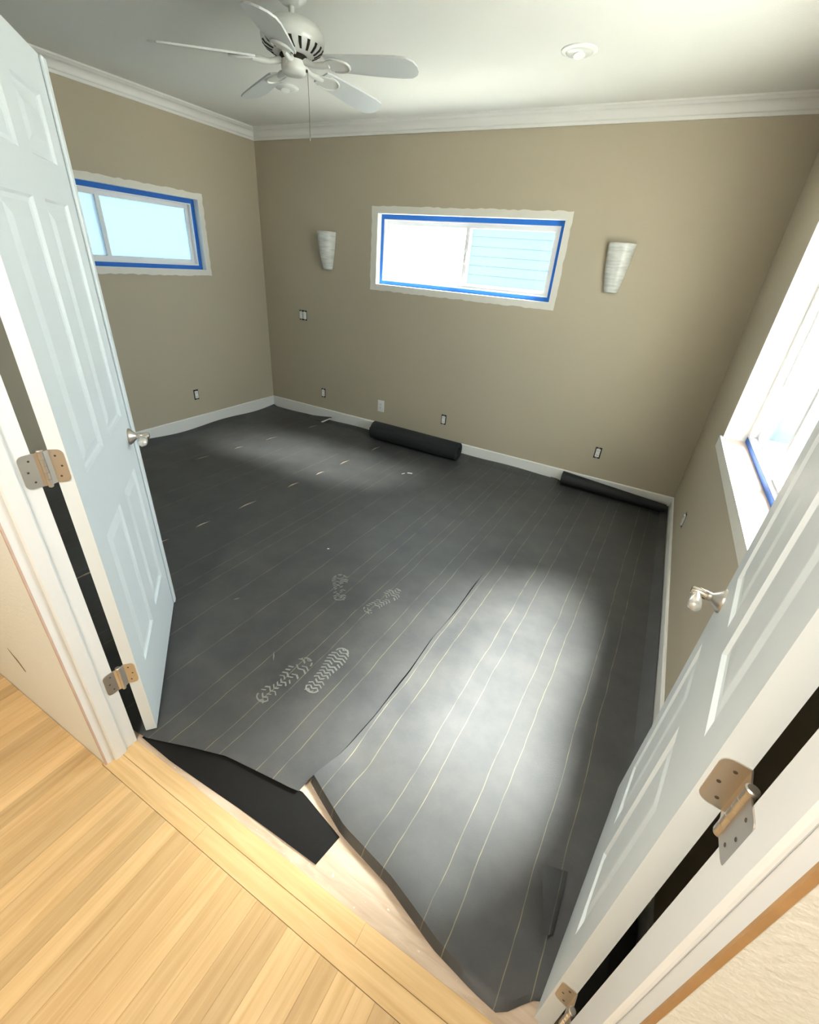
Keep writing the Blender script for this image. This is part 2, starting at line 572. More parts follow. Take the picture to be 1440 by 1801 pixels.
# crown moulding and baseboards
def sweep(name, prof, p0, p1, out, m, mitre0=0.0, mitre1=0.0, label=None, up=Vector((0, 0, 1))):
    """prof: (distance from wall, height); mitre: how far each end is pulled in per unit of distance from the wall"""
    p0, p1, out = Vector(p0), Vector(p1), Vector(out)
    d = (p1 - p0).normalized()
    vs, k = [], len(prof)
    for e, (p, mi) in enumerate(((p0, mitre0), (p1, -mitre1))):
        for a, h in prof:
            vs.append(p + out * a + up * h + d * a * mi)
    fs = [(i, (i + 1) % k, k + (i + 1) % k, k + i) for i in range(k)]
    fs += [tuple(range(k - 1, -1, -1)), tuple(range(k, 2 * k))]
    mb = MB(); mb.add(vs, fs)
    return struct(mb.build(name, m, smooth=True), label)

crown = [(0.0, -0.086), (0.012, -0.086), (0.014, -0.070), (0.020, -0.066)]
for i in range(7):
    a = i / 6 * PI / 2
    crown.append((0.022 + 0.030 * (1 - math.cos(a)), -0.062 + 0.038 * math.sin(a)))
crown += [(0.056, -0.022), (0.062, -0.014), (0.074, -0.010), (0.076, 0.0), (0.0, 0.0)]
sweep('trim_1', crown, (0, 0, CZ), (W, 0, CZ), (0, -1, 0), M_TRIM, 1, 1, 'white crown moulding above the sconces')
sweep('trim_2', crown, (0, FY, CZ), (0, 0, CZ), (1, 0, 0), M_TRIM, 1, 1, 'white crown moulding above the frosted window')
sweep('trim_3', crown, (W, FY, CZ), (W, 0, CZ), (-1, 0, 0), M_TRIM, 1, 1, 'white crown moulding above the tall bright window')
BH = 0.128
base = [(0.0, 0.012), (0.013, 0.012), (0.013, BH - 0.006), (0.008, BH), (0.0, BH)]
sweep('baseboard_back', base, (0, 0, 0), (W, 0, 0), (0, -1, 0), M_TRIM, 1, 1, 'white flat baseboard under the sconces')
sweep('baseboard_left', base, (0, FY, 0), (0, 0, 0), (1, 0, 0), M_TRIM, 0, 1, 'white flat baseboard under the frosted window')
sweep('baseboard_right', base, (W, FY, 0), (W, 0, 0), (-1, 0, 0), M_TRIM, 0, 1, 'white flat baseboard under the tall bright window')

# ------------------------------------------------------------------ windows
def ring(mb, T, o, i, y0, y1):
    """rectangular ring: o / i = (a0,a1,z0,z1) outer and inner; T maps (a, depth, z) to world"""
    A0, A1, Z0, Z1 = o; a0, a1, z0, z1 = i
    for (p0, p1, q0, q1) in ((A0, a0, Z0, Z1), (a1, A1, Z0, Z1), (a0, a1, Z0, z0), (a0, a1, z1, Z1)):
        vs = [T(a, d, z) for z in (q0, q1) for d in (y0, y1) for a in (p0, p1)]
        mb.add(vs, [(0, 2, 3, 1), (4, 5, 7, 6), (0, 1, 5, 4), (2, 6, 7, 3), (0, 4, 6, 2), (1, 3, 7, 5)])

def tbox(mb, T, a0, a1, d0, d1, z0, z1):
    vs = [T(a, d, z) for z in (z0, z1) for d in (d0, d1) for a in (a0, a1)]
    mb.add(vs, [(0, 2, 3, 1), (4, 5, 7, 6), (0, 1, 5, 4), (2, 6, 7, 3), (0, 4, 6, 2), (1, 3, 7, 5)])

def ragged_band(T, o, i, amp, seed):
    """flat painted band round an opening, its outer edge uneven"""
    rnd = random.Random(seed)
    A0, A1, Z0, Z1 = o; a0, a1, z0, z1 = i
    outer, inner = [], []
    def run(p, q, pi, qi, n):
        for k in range(n):
            t = k / n
            nx, nz = (q[1] - p[1]), -(q[0] - p[0])
            l = math.hypot(nx, nz) or 1
            w = (rnd.random() - 0.5) * 2 * amp * (1 if 0 < k else 0.3)
            outer.append((p[0] + (q[0] - p[0]) * t + nx / l * w, p[1] + (q[1] - p[1]) * t + nz / l * w))
            inner.append((pi[0] + (qi[0] - pi[0]) * t, pi[1] + (qi[1] - pi[1]) * t))
    C = [(A0, Z0), (A1, Z0), (A1, Z1), (A0, Z1)]; c = [(a0, z0), (a1, z0), (a1, z1), (a0, z1)]
    for s in range(4):
        run(C[s], C[(s + 1) % 4], c[s], c[(s + 1) % 4], 46 if s % 2 == 0 else 18)
    n = len(outer)
    vs = [T(a, -0.0018, z) for a, z in outer] + [T(a, -0.0018, z) for a, z in inner] + \
         [T(a, 0.0005, z) for a, z in outer] + [T(a, 0.0005, z) for a, z in inner]
    fs = []
    for k in range(n):
        k2 = (k + 1) % n
        fs += [(k, k2, n + k2, n + k), (2 * n + k, 3 * n + k, 3 * n + k2, 2 * n + k2), (k, 2 * n + k, 2 * n + k2, k2), (n + k, n + k2, 3 * n + k2, 3 * n + k)]
    return MB().add(vs, fs)

def window(name, T, op, depth, band, stile, glass_mat, label, fixed_side, sill_wood=False, seed=1):
    """op = opening; depth = how far the frame sits behind the wall face; stile = position of the meeting rail"""
    root = thing(name, label, None, kind='structure')
    a0, a1, z0, z1 = op
    # returns (thin liners of the opening)
    mb = MB()
    e = 0.004
    tbox(mb, T, a0, a0 + e, -0.001, 0.158, z0, z1); tbox(mb, T, a1 - e, a1, -0.001, 0.158, z0, z1)
    tbox(mb, T, a0 + e, a1 - e, -0.001, 0.158, z1 - e, z1)
    mb.build('window_return', M_REVEAL, root)
    mb = MB()
    if sill_wood:
        tbox(mb, T, a0 + e, a1 - e, -0.002, 0.158, z0, z0 + 0.006)
        s = mb.build('window_sill', M_SILL, root, label='bare wood sill board')
        mb = MB(); tbox(mb, T, a0 - 0.03, a1 + 0.03, -0.014, -0.0005, z0 - 0.055, z0 + 0.008)
        mb.build('apron', M_PRIMER, root)
    else:
        tbox(mb, T, a0 + e, a1 - e, -0.001, 0.158, z0, z0 + e)
        mb.build('window_sill', M_REVEAL, root)
    if band:
        ragged_band(T, band, op, 0.0045, seed).build('primer_band', M_PRIMER, root)
    # frame
    fw = 0.042
    fi = (a0 + e + fw, a1 - e - fw, z0 + e + fw, z1 - e - fw)
    mb = MB(); ring(mb, T, (a0 + e, a1 - e, z0 + e, z1 - e), fi, depth, depth + 0.06)
    mb.build('window_frame', M_VINYL, root)
    # sashes
    sw = 0.030
    for k, (p0, p1, d) in enumerate(((fi[0], stile + 0.018, depth + (0.012 if fixed_side == 0 else 0.034)),
                                     (stile - 0.018, fi[1], depth + (0.034 if fixed_side == 0 else 0.012)))):
        o = (p0, p1, fi[2], fi[3]); i = (p0 + sw, p1 - sw, fi[2] + sw, fi[3] - sw)
        mb = MB(); ring(mb, T, o, i, d, d + 0.020)
        s = mb.build('sash', M_VINYL, root)
        mb = MB(); tbox(mb, T, i[0], i[1], d + 0.008, d + 0.012, i[2], i[3])
        mb.build('pane', glass_mat, s, root=root)
    mb = MB(); tbox(mb, T, stile - 0.010, stile + 0.010, depth - 0.004, depth + 0.012, (z0 + z1) / 2 - 0.05, (z0 + z1) / 2 + 0.03)
    mb.build('latch', M_VINYL, root)
    # blue masking tape on the frame, one strip a side
    tw = 0.034
    d0, d1 = depth - 0.0012, depth + 0.0002
    for n_, (p0, p1, q0, q1) in enumerate(((a0 + e, a1 - e, z1 - e - tw, z1 - e), (a0 + e, a1 - e, z0 + e, z0 + e + tw * 0.9),
                             (a0 + e, a0 + e + tw * 0.8, z0 + e + tw * 0.9, z1 - e - tw), (a1 - e - tw, a1 - e, z0 + e + tw * 0.9, z1 - e - tw))):
        if sill_wood and n_ != 1:
            continue          # the tall window only has tape along its sill
        # slightly uneven inner edges
        mb = MB(); tbox(mb, T, p0, p1, d0, d1, q0, q1)
        mb.build('masking_tape', M_TAPE, root)
    return root

TB = lambda a, d, z: (a, d, z)
TL = lambda a, d, z: (-d, a, z)
TR = lambda a, d, z: (W + d, a, z)
window('window_1', TB, BW, 0.060, (1.325, 3.033, 1.372, 2.016), 2.215, M_GLASS, 'wide sliding window edged in blue tape between two sconces', 1, seed=3)
window('window_2', TL, LW, 0.055, (-2.385, -0.660, 1.372, 1.998), -1.53, M_FROST, 'sliding window with frosted panes and blue tape beside the corner', 0, seed=5)
window('window_3', TR, RW, 0.105, None, -1.66, M_GLASS, 'tall bright window with deep returns and bare wood sill', 0, sill_wood=True)

for nm, loc, rot, sx, sy in (('portal_1', ((BW[0] + BW[1]) / 2, 0.15, (BW[2] + BW[3]) / 2), (-PI / 2, 0, 0), BW[1] - BW[0], BW[3] - BW[2]),
                             ('portal_2', (-0.15, (LW[0] + LW[1]) / 2, (LW[2] + LW[3]) / 2), (PI / 2, 0, -PI / 2), LW[1] - LW[0], LW[3] - LW[2]),
                             ('portal_3', (W + 0.15, (RW[0] + RW[1]) / 2, (RW[2] + RW[3]) / 2), (PI / 2, 0, PI / 2), RW[1] - RW[0], RW[3] - RW[2])):
    ld = bpy.data.lights.new(nm, 'AREA')
    ld.shape = 'RECTANGLE'; ld.size = sx; ld.size_y = sy
    ld.cycles.is_portal = True
    lo = bpy.data.objects.new(nm, ld)
    COL.objects.link(lo)
    lo.location = loc; lo.rotation_euler = rot

# ------------------------------------------------------------------ door frame
def jamb(name, x, side, label):
    """side = +1: frame on the low-x side, its face looks to +x"""
    root = thing(name, label, None, kind='structure')
    b0 = x - side * 0.018
    mb = MB()
    mb.box(min(b0, x), max(b0, x), HY + 0.004, FY, 0.0, 2.075)
    mb.build('jamb_board', M_JAMB, root)
    # stop strip: hall half stands 9 mm proud
    xs = sorted((x - side * 0.0005, x + side * 0.012))
    mb = MB(); mb.cbox(xs[0], xs[1], FY - 0.084, FY - 0.042, 0.0, 2.07, 0.0045)
    mb.build('door_stop', M_JAMB, root)
    xs = sorted((x - side * 0.007, x + side * 0.0005))
    mb = MB(); mb.box(xs[0], xs[1], HY - 0.001, HY + 0.004, 0.0, 2.075)
    mb.build('raw_edge', M_PINE if side < 0 else M_SILL, root, label='raw unpainted wood edge')
    return root

jamb('trim_4', OX0, 1, 'white door jamb beside the cream hall wall')
jamb('trim_5', OX1, -1, 'white door jamb with a raw pine edge')
struct(MB().box(OX0, OX1, HY + 0.004, FY, 2.055, 2.075).build('trim_6', M_JAMB), 'white head jamb over the double doorway')

# ------------------------------------------------------------------ doors
DW, DH, DT, DZ = 0.728, 2.035, 0.036, 0.014

def raised_panel(mb, s0, s1, z0, z1, y_face, sgn):
    """moulded panel: surface loops stepping in from the face; sgn = outward direction of local y"""
    loops = [(0.0, 0.0), (0.006, -0.007), (0.016, -0.009), (0.020, -0.008), (0.046, -0.0015), (0.050, -0.0012)]
    vs, fs = [], []
    for ins, dp in loops:
        y = y_face + sgn * dp
        vs += [(s0 + ins, y, z0 + ins), (s1 - ins, y, z0 + ins), (s1 - ins, y, z1 - ins), (s0 + ins, y, z1 - ins)]
    for i in range(len(loops) - 1):
        for k in range(4):
            fs.append((i * 4 + k, i * 4 + (k + 1) % 4, i * 4 + 4 + (k + 1) % 4, i * 4 + 4 + k))
    m = (len(loops) - 1) * 4
    fs.append((m, m + 1, m + 2, m + 3))
    mb.add(vs, fs)

def smooth(t):
    t = max(0.0, min(1.0, t))
    return t * t * (3 - 2 * t)

def door(name, hx, hy, th, sy, hinges, barrel, jamb_x, jamb_side, label, astragal):
    """hinge corner (hx, hy) of the visible face; local x along the door, the leaf fills local y 0..sy*DT"""
    root = thing(name, label, None, (hx, hy, 0), th, kind='structure')
    M = root_matrix(root)
    cols = ((0.100, 0.318), (0.410, 0.628))
    rows = ((0.270, 0.815), (1.025, 1.690), (1.785, 1.945))
    ya, yb = sorted((0.0, sy * DT))
    mb = MB(M)
    zs = [DZ] + [z for r in rows for z in r] + [DZ + DH]
    mb.box(0, cols[0][0], ya, yb, DZ, DZ + DH)
    mb.box(cols[1][1], DW, ya, yb, DZ, DZ + DH)
    mb.build('stile', M_DOOR, root)
    mb = MB(M)
    for i in range(0, 8, 2):
        mb.box(cols[0][0], cols[1][1], ya, yb, zs[i], zs[i + 1])
    mb.build('rail', M_DOOR, root)
    mb = MB(M)
    for r in rows:
        mb.box(cols[0][1], cols[1][0], ya, yb, r[0], r[1])
    mb.build('mullion', M_DOOR, root)
    for c in cols:
        for r in rows:
            mb = MB(M)
            raised_panel(mb, c[0], c[1], r[0], r[1], 0.0, -sy)
            raised_panel(mb, c[0], c[1], r[0], r[1], sy * DT, sy)
            mb.build('panel', M_DOOR, root)
    if astragal:
        ys = sorted((-sy * 0.011, sy * 0.0))
        mb = MB(M); mb.cbox(DW - 0.016, DW + 0.018, ys[0], ys[1], DZ + 0.012, DZ + DH - 0.0, 0.004)
        mb.build('astragal', M_DOOR, root, label='raised strip along the free edge')
    # lever
    lz, ls = 0.930, DW - 0.062
    n = Vector((0, -sy, 0))
    R3 = M.to_3x3()
    o = M @ Vector((ls, 0, lz)); a = R3 @ n
    lev = MB().lathe(o, a, [(0.0, 0.032), (0.004, 0.032), (0.008, 0.029), (0.020, 0.017), (0.024, 0.0135), (0.026, 0.0115), (0.034, 0.0115)], 28).build('lever_handle', M_NICKEL, root, smooth=True, label='satin nickel lever with flared rose')
    MB().lathe(o, a, [(0.034, 0.0105), (0.035, 0.0125), (0.068, 0.0125), (0.071, 0.0105), (0.072, 0.004)], 28).build('neck', M_NICKEL2, lev, root=root, smooth=True)
    pts, rad = [], []
    b_ = R3 @ Vector((-1, 0, 0))
    for k in range(13):
        t = k / 12
        pts.append(o + a * (0.058 - 0.006 * t) + b_ * (0.004 + 0.066 * t) + Vector((0, 0, -0.014 * t * t)))
        rad.append(max(0.0075 + 0.009 * smooth(t / 0.7), 0.002) if t < 0.8 else max(0.0165 * math.sqrt(max(0.0, 1 - ((t - 0.76) / 0.245) ** 2)), 0.003))
    MB().tube(pts, rad, 16).build('grip', M_PEARL, lev, root=root, smooth=True)
    # hinges
    bx, by = barrel
    for hz in hinges:
        h = 0.089
        mb = MB(M)                                        # leaf on the door edge, rounded corners
        w = 0.031
        y1 = sy * (DT + 0.001); y0 = sy * (DT - w)
        def leaf_poly(c_in, c_out, z0, z1, r):
            p = [(c_out, z0), (c_out, z1)]
            s = 1 if c_in > c_out else -1
            for k in range(6):
                an = k / 5 * PI / 2
                p.append((c_in - s * r + s * r * math.sin(an), z1 - r + r * math.cos(an)))
            for k in range(6):
                an = k / 5 * PI / 2
                p.append((c_in - s * r + s * r * math.cos(an), z0 + r - r * math.sin(an)))
            return p
        poly = [(-0.0022, c, z) for c, z in leaf_poly(y0, y1, hz - h / 2, hz + h / 2, 0.014)]
        mb.prism(poly, (0.0020, 0, 0))
        hinge = mb.build('hinge', M_NICKEL, root, label='satin nickel butt hinge')
        mb = MB()                                         # leaf on the jamb
        jx = jamb_x + jamb_side * 0.0022
        poly = [(jx, c, z) for c, z in leaf_poly(FY - 0.032, FY + 0.006, hz - h / 2, hz + h / 2, 0.014)]
        mb.prism(poly, (-jamb_side * 0.0020, 0, 0))
        mb.build('jamb_leaf', M_NICKEL, hinge, root=root)
        # webs from the leaves to the barrel
        dc = M @ Vector((-0.0012, sy * DT, 0))
        mb = MB()
        for (px, py) in ((dc.x, dc.y), (jamb_x + jamb_side * 0.0012, FY + 0.004)):
            v = Vector((bx - px, by - py, 0)); q = Vector((-v.y, v.x, 0)).normalized() * 0.001
            P = Vector((px, py, hz - h / 2)); Q = Vector((bx, by, hz - h / 2))
            mb.prism([P + q, Q + q, Q - q, P - q], (0, 0, h))
        mb.build('web', M_NICKEL, hinge, root=root)
        prof = [(-h / 2 - 0.006, 0.003), (-h / 2 - 0.004, 0.0055), (-h / 2, 0.0062)]
        for k in range(5):
            z0 = -h / 2 + k * h / 5; z1 = z0 + h / 5
            prof += [(z0 + 0.0004, 0.0068), (z1 - 0.0004, 0.0068), (z1, 0.0058)]
        prof += [(h / 2 + 0.001, 0.0078), (h / 2 + 0.005, 0.0078), (h / 2 + 0.0065, 0.006)]
        MB().lathe((bx, by, hz), (0, 0, 1), prof, 18).build('knuckle', M_NICKEL, hinge, root=root, smooth=True)
        for dz, dy in ((0.028, 0.012), (0.0, 0.020), (-0.028, 0.012)):
            p = M @ Vector((-0.0022, sy * (DT - dy), hz + dz))
            MB().lathe(p, R3 @ Vector((-1, 0, 0)), [(0, 0.0027), (0.0006, 0.0025), (0.0007, 0.0014)], 12).build('screw', M_SCREW, hinge, root=root)
            p = Vector((jx, FY - dy + 0.002, hz + dz))
            MB().lathe(p, (jamb_side, 0, 0), [(0, 0.0027), (0.0006, 0.0025), (0.0007, 0.0014)], 12).build('screw', M_SCREW, hinge, root=root)
    return root

door('door_1', 2.6238, -3.3355, 2.4294, 1, (1.095, 0.325, 1.86), (2.606, -3.383), OX0, 1,
     'white six-panel door with a raised strip along its free edge', True)
door('door_2', 4.0799, -3.3445, 1.407, -1, (1.065, 0.250, 1.86), (4.110, -3.384), OX1, -1,
     'white six-panel door standing open against the tall window', False)

# ------------------------------------------------------------------ black felt underlay
def zpap(x, y):
    w = 0.0016 * math.sin(5.1 * x + 1.3 * y) * math.sin(2.3 * y + 0.7 * x) + 0.0012 * math.sin(11 * x - 3.1 * y + 1.0)
    return 0.0045 + w

def interp(tab, t):
    if t <= tab[0][0]: return tab[0][1]
    for (a, b_), (c, d) in zip(tab[:-1], tab[1:]):
        if t <= c:
            return b_ + (d - b_) * (t - a) / (c - a)
    return tab[-1][1]

def smooth(t):
    t = max(0.0, min(1.0, t))
    return t * t * (3 - 2 * t)

def sheet(name, label, xl, xr, yn, yf, zf, nu, nv, group=None, m=None, thick=0.0014):
    """xl/xr(y): side edges; yn/yf(x): near and far edges; zf(x, y, u, v): height"""
    top = []
    for j in range(nv + 1):
        v = j / nv
        for i in range(nu + 1):
            u = i / nu
            ym = -3.4 + 3.4 * v
            x = xl(ym) + (xr(ym) - xl(ym)) * u
            y = yn(x) + (yf(x) - yn(x)) * v
            x = xl(y) + (xr(y) - xl(y)) * u
            y = yn(x) + (yf(x) - yn(x)) * v
            top.append((x, y, zf(x, y, u, v)))
    N = len(top)
    bot = [(x, y, z - thick) for x, y, z in top]
    k = nu + 1
    fs = []
    for j in range(nv):
        for i in range(nu):
            a = j * k + i
            q = (a, a + 1, a + k + 1, a + k)
            fs.append(q); fs.append(tuple(N + t for t in reversed(q)))
    edge = [i for i in range(nu)] + [j * k + nu for j in range(nv)] + [nv * k + i for i in range(nu, 0, -1)] + [j * k for j in range(nv, 0, -1)]
    for a, b_ in zip(edge, edge[1:] + edge[:1]):
        fs.append((a, N + a, N + b_, b_))
    mb = MB(); mb.add(top + bot, fs)
    o = mb.build(name, m or M_PAPER, smooth=True)
    return tag(o, label, 'floor felt', group)

def far_edge(x):
    return -0.022 - 0.010 * math.sin(7 * x) * math.sin(3.1 * x + 1)

def wall_lift(x, y):
    """the felt laps a few centimetres up the baseboards"""
    z = 0.0
    lb = 0.012 + 0.030 * min(x / W, 0.78) * (1 - smooth((x - 3.38) / 0.06))
    z = max(z, lb * smooth(1 - (-y - 0.02) / 0.07))
    ll = 0.030 + 0.016 * math.sin(2.2 * y) + 0.012 * math.sin(6.1 * y)
    z = max(z, ll * smooth(1 - (x - 0.018) / 0.06))
    lr = 0.045 + 0.01 * math.sin(3.0 * y)
    z = max(z, lr * smooth(1 - (W - 0.018 - x) / 0.05))
    return z

def gap(y, per, ph, wid):
    """gap that opens in dashes along a seam"""
    t = (y / per + ph + 0.15 * math.sin(5.3 * y)) % 1.0
    return wid * smooth(1 - abs(t - 0.3) / 0.24)

s12 = lambda y: 0.862 + 0.137 * y
s23 = lambda y: 1.732 + 0.081 * y
s34 = lambda y: 2.455 + 0.01 * y
s45t = [(-3.3, 3.235), (-3.186, 3.245), (-3.05, 3.274), (-2.85, 3.294), (-2.585, 3.305), (-2.34, 3.300), (-2.11, 3.318), (-1.69, 3.322), (0, 3.33)]
s45 = lambda y: interp(s45t, y)
ynear = lambda x: -3.385
G = 'black felt lengths laid over the subfloor'
zbase = lambda x, y, u, v: zpap(x, y) + wall_lift(x, y)

sheet('felt_underlay', 'black felt length lapping up the baseboard under the frosted window', lambda y: 0.018, lambda y: s12(y) - gap(y, 0.42, 0.1, 0.017), ynear, far_edge, zbase, 16, 150, G)
sheet('felt_underlay', 'black felt length between two seams of broken white dashes', lambda y: s12(y), lambda y: s23(y) - gap(y, 0.36, 0.5, 0.017), ynear, far_edge, zbase, 16, 150, G)
sheet('felt_underlay', 'black felt length running out from under the big felt roll', lambda y: s23(y), lambda y: s34(y) - 0.001, ynear, far_edge, zbase, 16, 110, G)

def crack(y):
    """the open seam between the two front lengths, closing towards the back"""
    return 0.0007 + (0.0058 + 0.0022 * math.sin(9 * y) + 0.001 * math.sin(23 * y)) * smooth((-1.35 - y) / 0.5)
mb = MB()  # near-black strip added under the seam in place of its shadow
vs, fs, nn = [], [], 60
for i in range(nn + 1):
    y = -3.17 + (3.17 - 0.2) * i / nn
    for dx in (-0.035, 0.03):
        for z in (0.0018, 0.0004):
            vs.append((s45(y) + dx, y, z))
for i in range(nn):
    a = i * 4
    fs += [(a, a + 2, a + 6, a + 4), (a + 1, a + 5, a + 7, a + 3), (a, a + 4, a + 5, a + 1), (a + 2, a + 3, a + 7, a + 6)]
fs += [(0, 1, 3, 2), (nn * 4, nn * 4 + 2, nn * 4 + 3, nn * 4 + 1)]
tag(mb.add(vs, fs).build('seam_shade_strip', M_FELT_SHADE), 'narrow near-black strip standing in for shade in the open seam', 'felt scrap')
n4 = [(2.40, -3.384), (2.55, -3.384), (2.62, -3.378), (2.93, -3.277), (3.10, -3.255), (3.22, -3.240), (3.36, -3.196)]
def z4(x, y, u, v):
    z = zpap(x, y) + wall_lift(x, y)
    d = y - interp(n4, x)
    k = smooth((x - 2.62) / 0.2) * (1 - smooth(d / 0.16))
    return z + 0.012 * k + 0.002
sheet('felt_underlay', 'black felt length marked with dusty shoe prints', lambda y: s34(y), lambda y: s45(y) - crack(y), lambda x: interp(n4, x), far_edge, z4, 24, 130, G)

n5 = [(3.24, -3.188), (3.43, -3.264), (3.63, -3.302), (3.805, -3.357), (3.93, -3.377), (3.994, -3.382), (4.031, -3.358), (4.062, -3.318), (4.10, -3.30), (4.30, -3.30)]
def z5(x, y, u, v):
    z = zpap(x, y) + wall_lift(x, y) + 0.0055
    d = y - interp(n5, x)
    k = (1 - smooth((d - 0.012) / 0.22)) * (1 - 0.75 * smooth((x - 3.7) / 0.3))
    z += 0.026 * k
    if d < 0.012 :
        z -= (z - 0.004) * (1 - d / 0.012) * 0.85
    # lifted lip along the seam
    z += 0.004 * (1 - smooth((x - s45(y)) / 0.05)) * (1 if y < -1.2 else 0.3)
    return z
def v5(x):
    return interp(n5, x)
sheet('felt_underlay', 'black felt length with a long diagonal front edge lying in bright window light', s45, lambda y: W - 0.018, v5, far_edge, z5, 40, 200, G)

# narrow offcut along the threshold
up_ = [(2.605, -3.372), (2.95, -3.262), (3.24, -3.225), (3.43, -3.270)]
dn_ = [(2.605, -3.384), (2.772, -3.388), (3.092, -3.373), (3.241, -3.370), (3.413, -3.367)]
mb = MB()
vs, nn = [], 30
for i in range(nn + 1):
    t = i / nn
    xa = 2.605 + (3.413 - 2.605) * t; xb = 2.605 + (3.430 - 2.605) * t
    za = 0.0035 + 0.002 * math.sin(9 * t); zb = 0.0028
    vs += [(xa, interp(dn_, xa), za), (xb, interp(up_, xb), zb), (xa, interp(dn_, xa), za - 0.0014), (xb, interp(up_, xb), zb - 0.0014)]
fs = []
for i in range(nn):
    a = i * 4
    fs += [(a, a + 4, a + 5, a + 1), (a + 2, a + 3, a + 7, a + 6), (a, a + 2, a + 6, a + 4), (a + 1, a + 5, a + 7, a + 3)]
fs += [(0, 1, 3, 2), (nn * 4, nn * 4 + 2, nn * 4 + 3, nn * 4 + 1)]
tag(mb.add(vs, fs).build('felt_offcut', M_FELT_SHADE, smooth=True), 'narrow black felt offcut lying along the oak threshold', 'felt scrap')

# curled flap at the foot of the open door
mb = MB()
vs, fs = [], []
nu, nv = 14, 12
for j in range(nv + 1):
    v = j / nv
    for i in range(nu + 1):
        u = i / nu
        # u: along the lifted edge (far -> near), v: from the lifted edge towards the door
        x = 4.005 + 0.085 * v + 0.055 * u * (1 - v) - 0.006 * u * v
        y = -3.045 + 0.05 * v - (0.150 + 0.02 * v) * u
        z = 0.014 + 0.075 * math.sin(PI * (0.18 + 0.82 * (1 - v) ** 0.8 * 0.55 + 0.0)) * (1 - 0.55 * abs(u - 0.3)) * (1 - v * 0.7)
        vs.append((x, y, z))
N = len(vs); k = nu + 1
vs += [(x, y, z - 0.0016) for x, y, z in vs]
for j in range(nv):
    for i in range(nu):
        a = j * k + i; q = (a, a + 1, a + k + 1, a + k)
        fs += [q, tuple(N + t for t in reversed(q))]
edge = [i for i in range(nu)] + [j * k + nu for j in range(nv)] + [nv * k + i for i in range(nu, 0, -1)] + [j * k for j in range(nv, 0, -1)]
for a, b_ in zip(edge, edge[1:] + edge[:1]):
    fs.append((a, N + a, N + b_, b_))
tag(mb.add(vs, fs).build('felt_flap', M_PAPER, smooth=True), 'curled black felt flap pressed against the open door', 'felt scrap')

# rolls by the back wall
def spiral_roll(x0, x1, yc, zc, r_out0, r_out1, turns, t, name, label, nseg=26):
    root = thing(name, label, 'felt roll', (x0, yc, 0))
    vs, fs = [], []
    prof = []
    n = int(turns * nseg)
    r_in = r_out0 * 0.42
    for i in range(n + 1):
        an = i / nseg * 2 * PI
        prof.append((an, i / n))
    ns = 10
    for e in range(ns + 1):
        s = e / ns
        ro = r_out0 + (r_out1 - r_out0) * s
        for an, f in prof:
            r = ro * 0.42 + (ro - ro * 0.42) * f
            y = yc + r * math.cos(-an); z = zc * (ro / r_out0) + r * math.sin(-an)
            vs.append((x0 + (x1 - x0) * s, y, z))
    k = len(prof); N = len(vs)
    inner = []
    for e in range(ns + 1):
        s = e / ns
        ro = r_out0 + (r_out1 - r_out0) * s
        for an, f in prof:
            r = ro * 0.42 + (ro - ro * 0.42) * f - t
            y = yc + r * math.cos(-an); z = zc * (ro / r_out0) + r * math.sin(-an)
            inner.append((x0 + (x1 - x0) * s, y, z))
    vs += inner
    for e in range(ns):
        for i in range(k - 1):
            a = e * k + i
            fs += [(a, a + 1, a + k + 1, a + k), (N + a, N + a + k, N + a + k + 1, N + a + 1)]
    for i in range(k - 1):
        fs += [(i, N + i, N + i + 1, i + 1)]
        a = ns * k + i
        fs += [(a, a + 1, N + a + 1, N + a)]
    for e in range(ns):
        a = e * k; b_ = e * k + k - 1
        fs += [(a, a + k, N + a + k, N + a), (b_, N + b_, N + b_ + k, b_ + k)]
    MB().add(vs, fs).build('rolled_felt', M_BLACKR, root, smooth=True)
    return root

roll = spiral_roll(1.520, 2.470, -0.150, 0.102, 0.093, 0.090, 4.6, 0.006, 'felt_roll', 'thick black felt roll lying along the baseboard')
spiral_roll(3.430, 4.262, -0.100, 0.090, 0.074, 0.044, 1.25, 0.002, 'felt_roll', 'loosely curled end of black felt tucked in the corner')

# lifted corner of a felt length against the baseboard
mb = MB()
P = [(0.60, -0.100, 0.010), (0.86, -0.095, 0.012), (0.885, -0.028, 0.060), (0.72, -0.024, 0.034), (0.60, -0.024, 0.022)]
mb.prism(P, (0, 0, 0.0016))
tag(mb.build('felt_corner', M_PAPER), 'torn black felt corner lifted against the baseboard', 'felt scrap')
mb = MB()
mb.prism([(0.80, -0.118, 0.011), (0.876, -0.045, 0.052), (0.884, -0.055, 0.047), (0.83, -0.125, 0.011)], (0, 0, 0.001))
tag(mb.build('paper_sliver', M_SCRAP), 'white paper sliver under the torn felt corner', 'paper scrap')

# ------------------------------------------------------------------ shoe prints in dust, small litter
def print_shape(t):
    """half width of a sole along its length 0 (heel) .. 1 (toe)"""
    pts = [(0, 0.018), (0.06, 0.031), (0.2, 0.036), (0.42, 0.030), (0.6, 0.040), (0.76, 0.047), (0.9, 0.040), (0.97, 0.026), (1, 0.012)]
    return interp(pts, t)

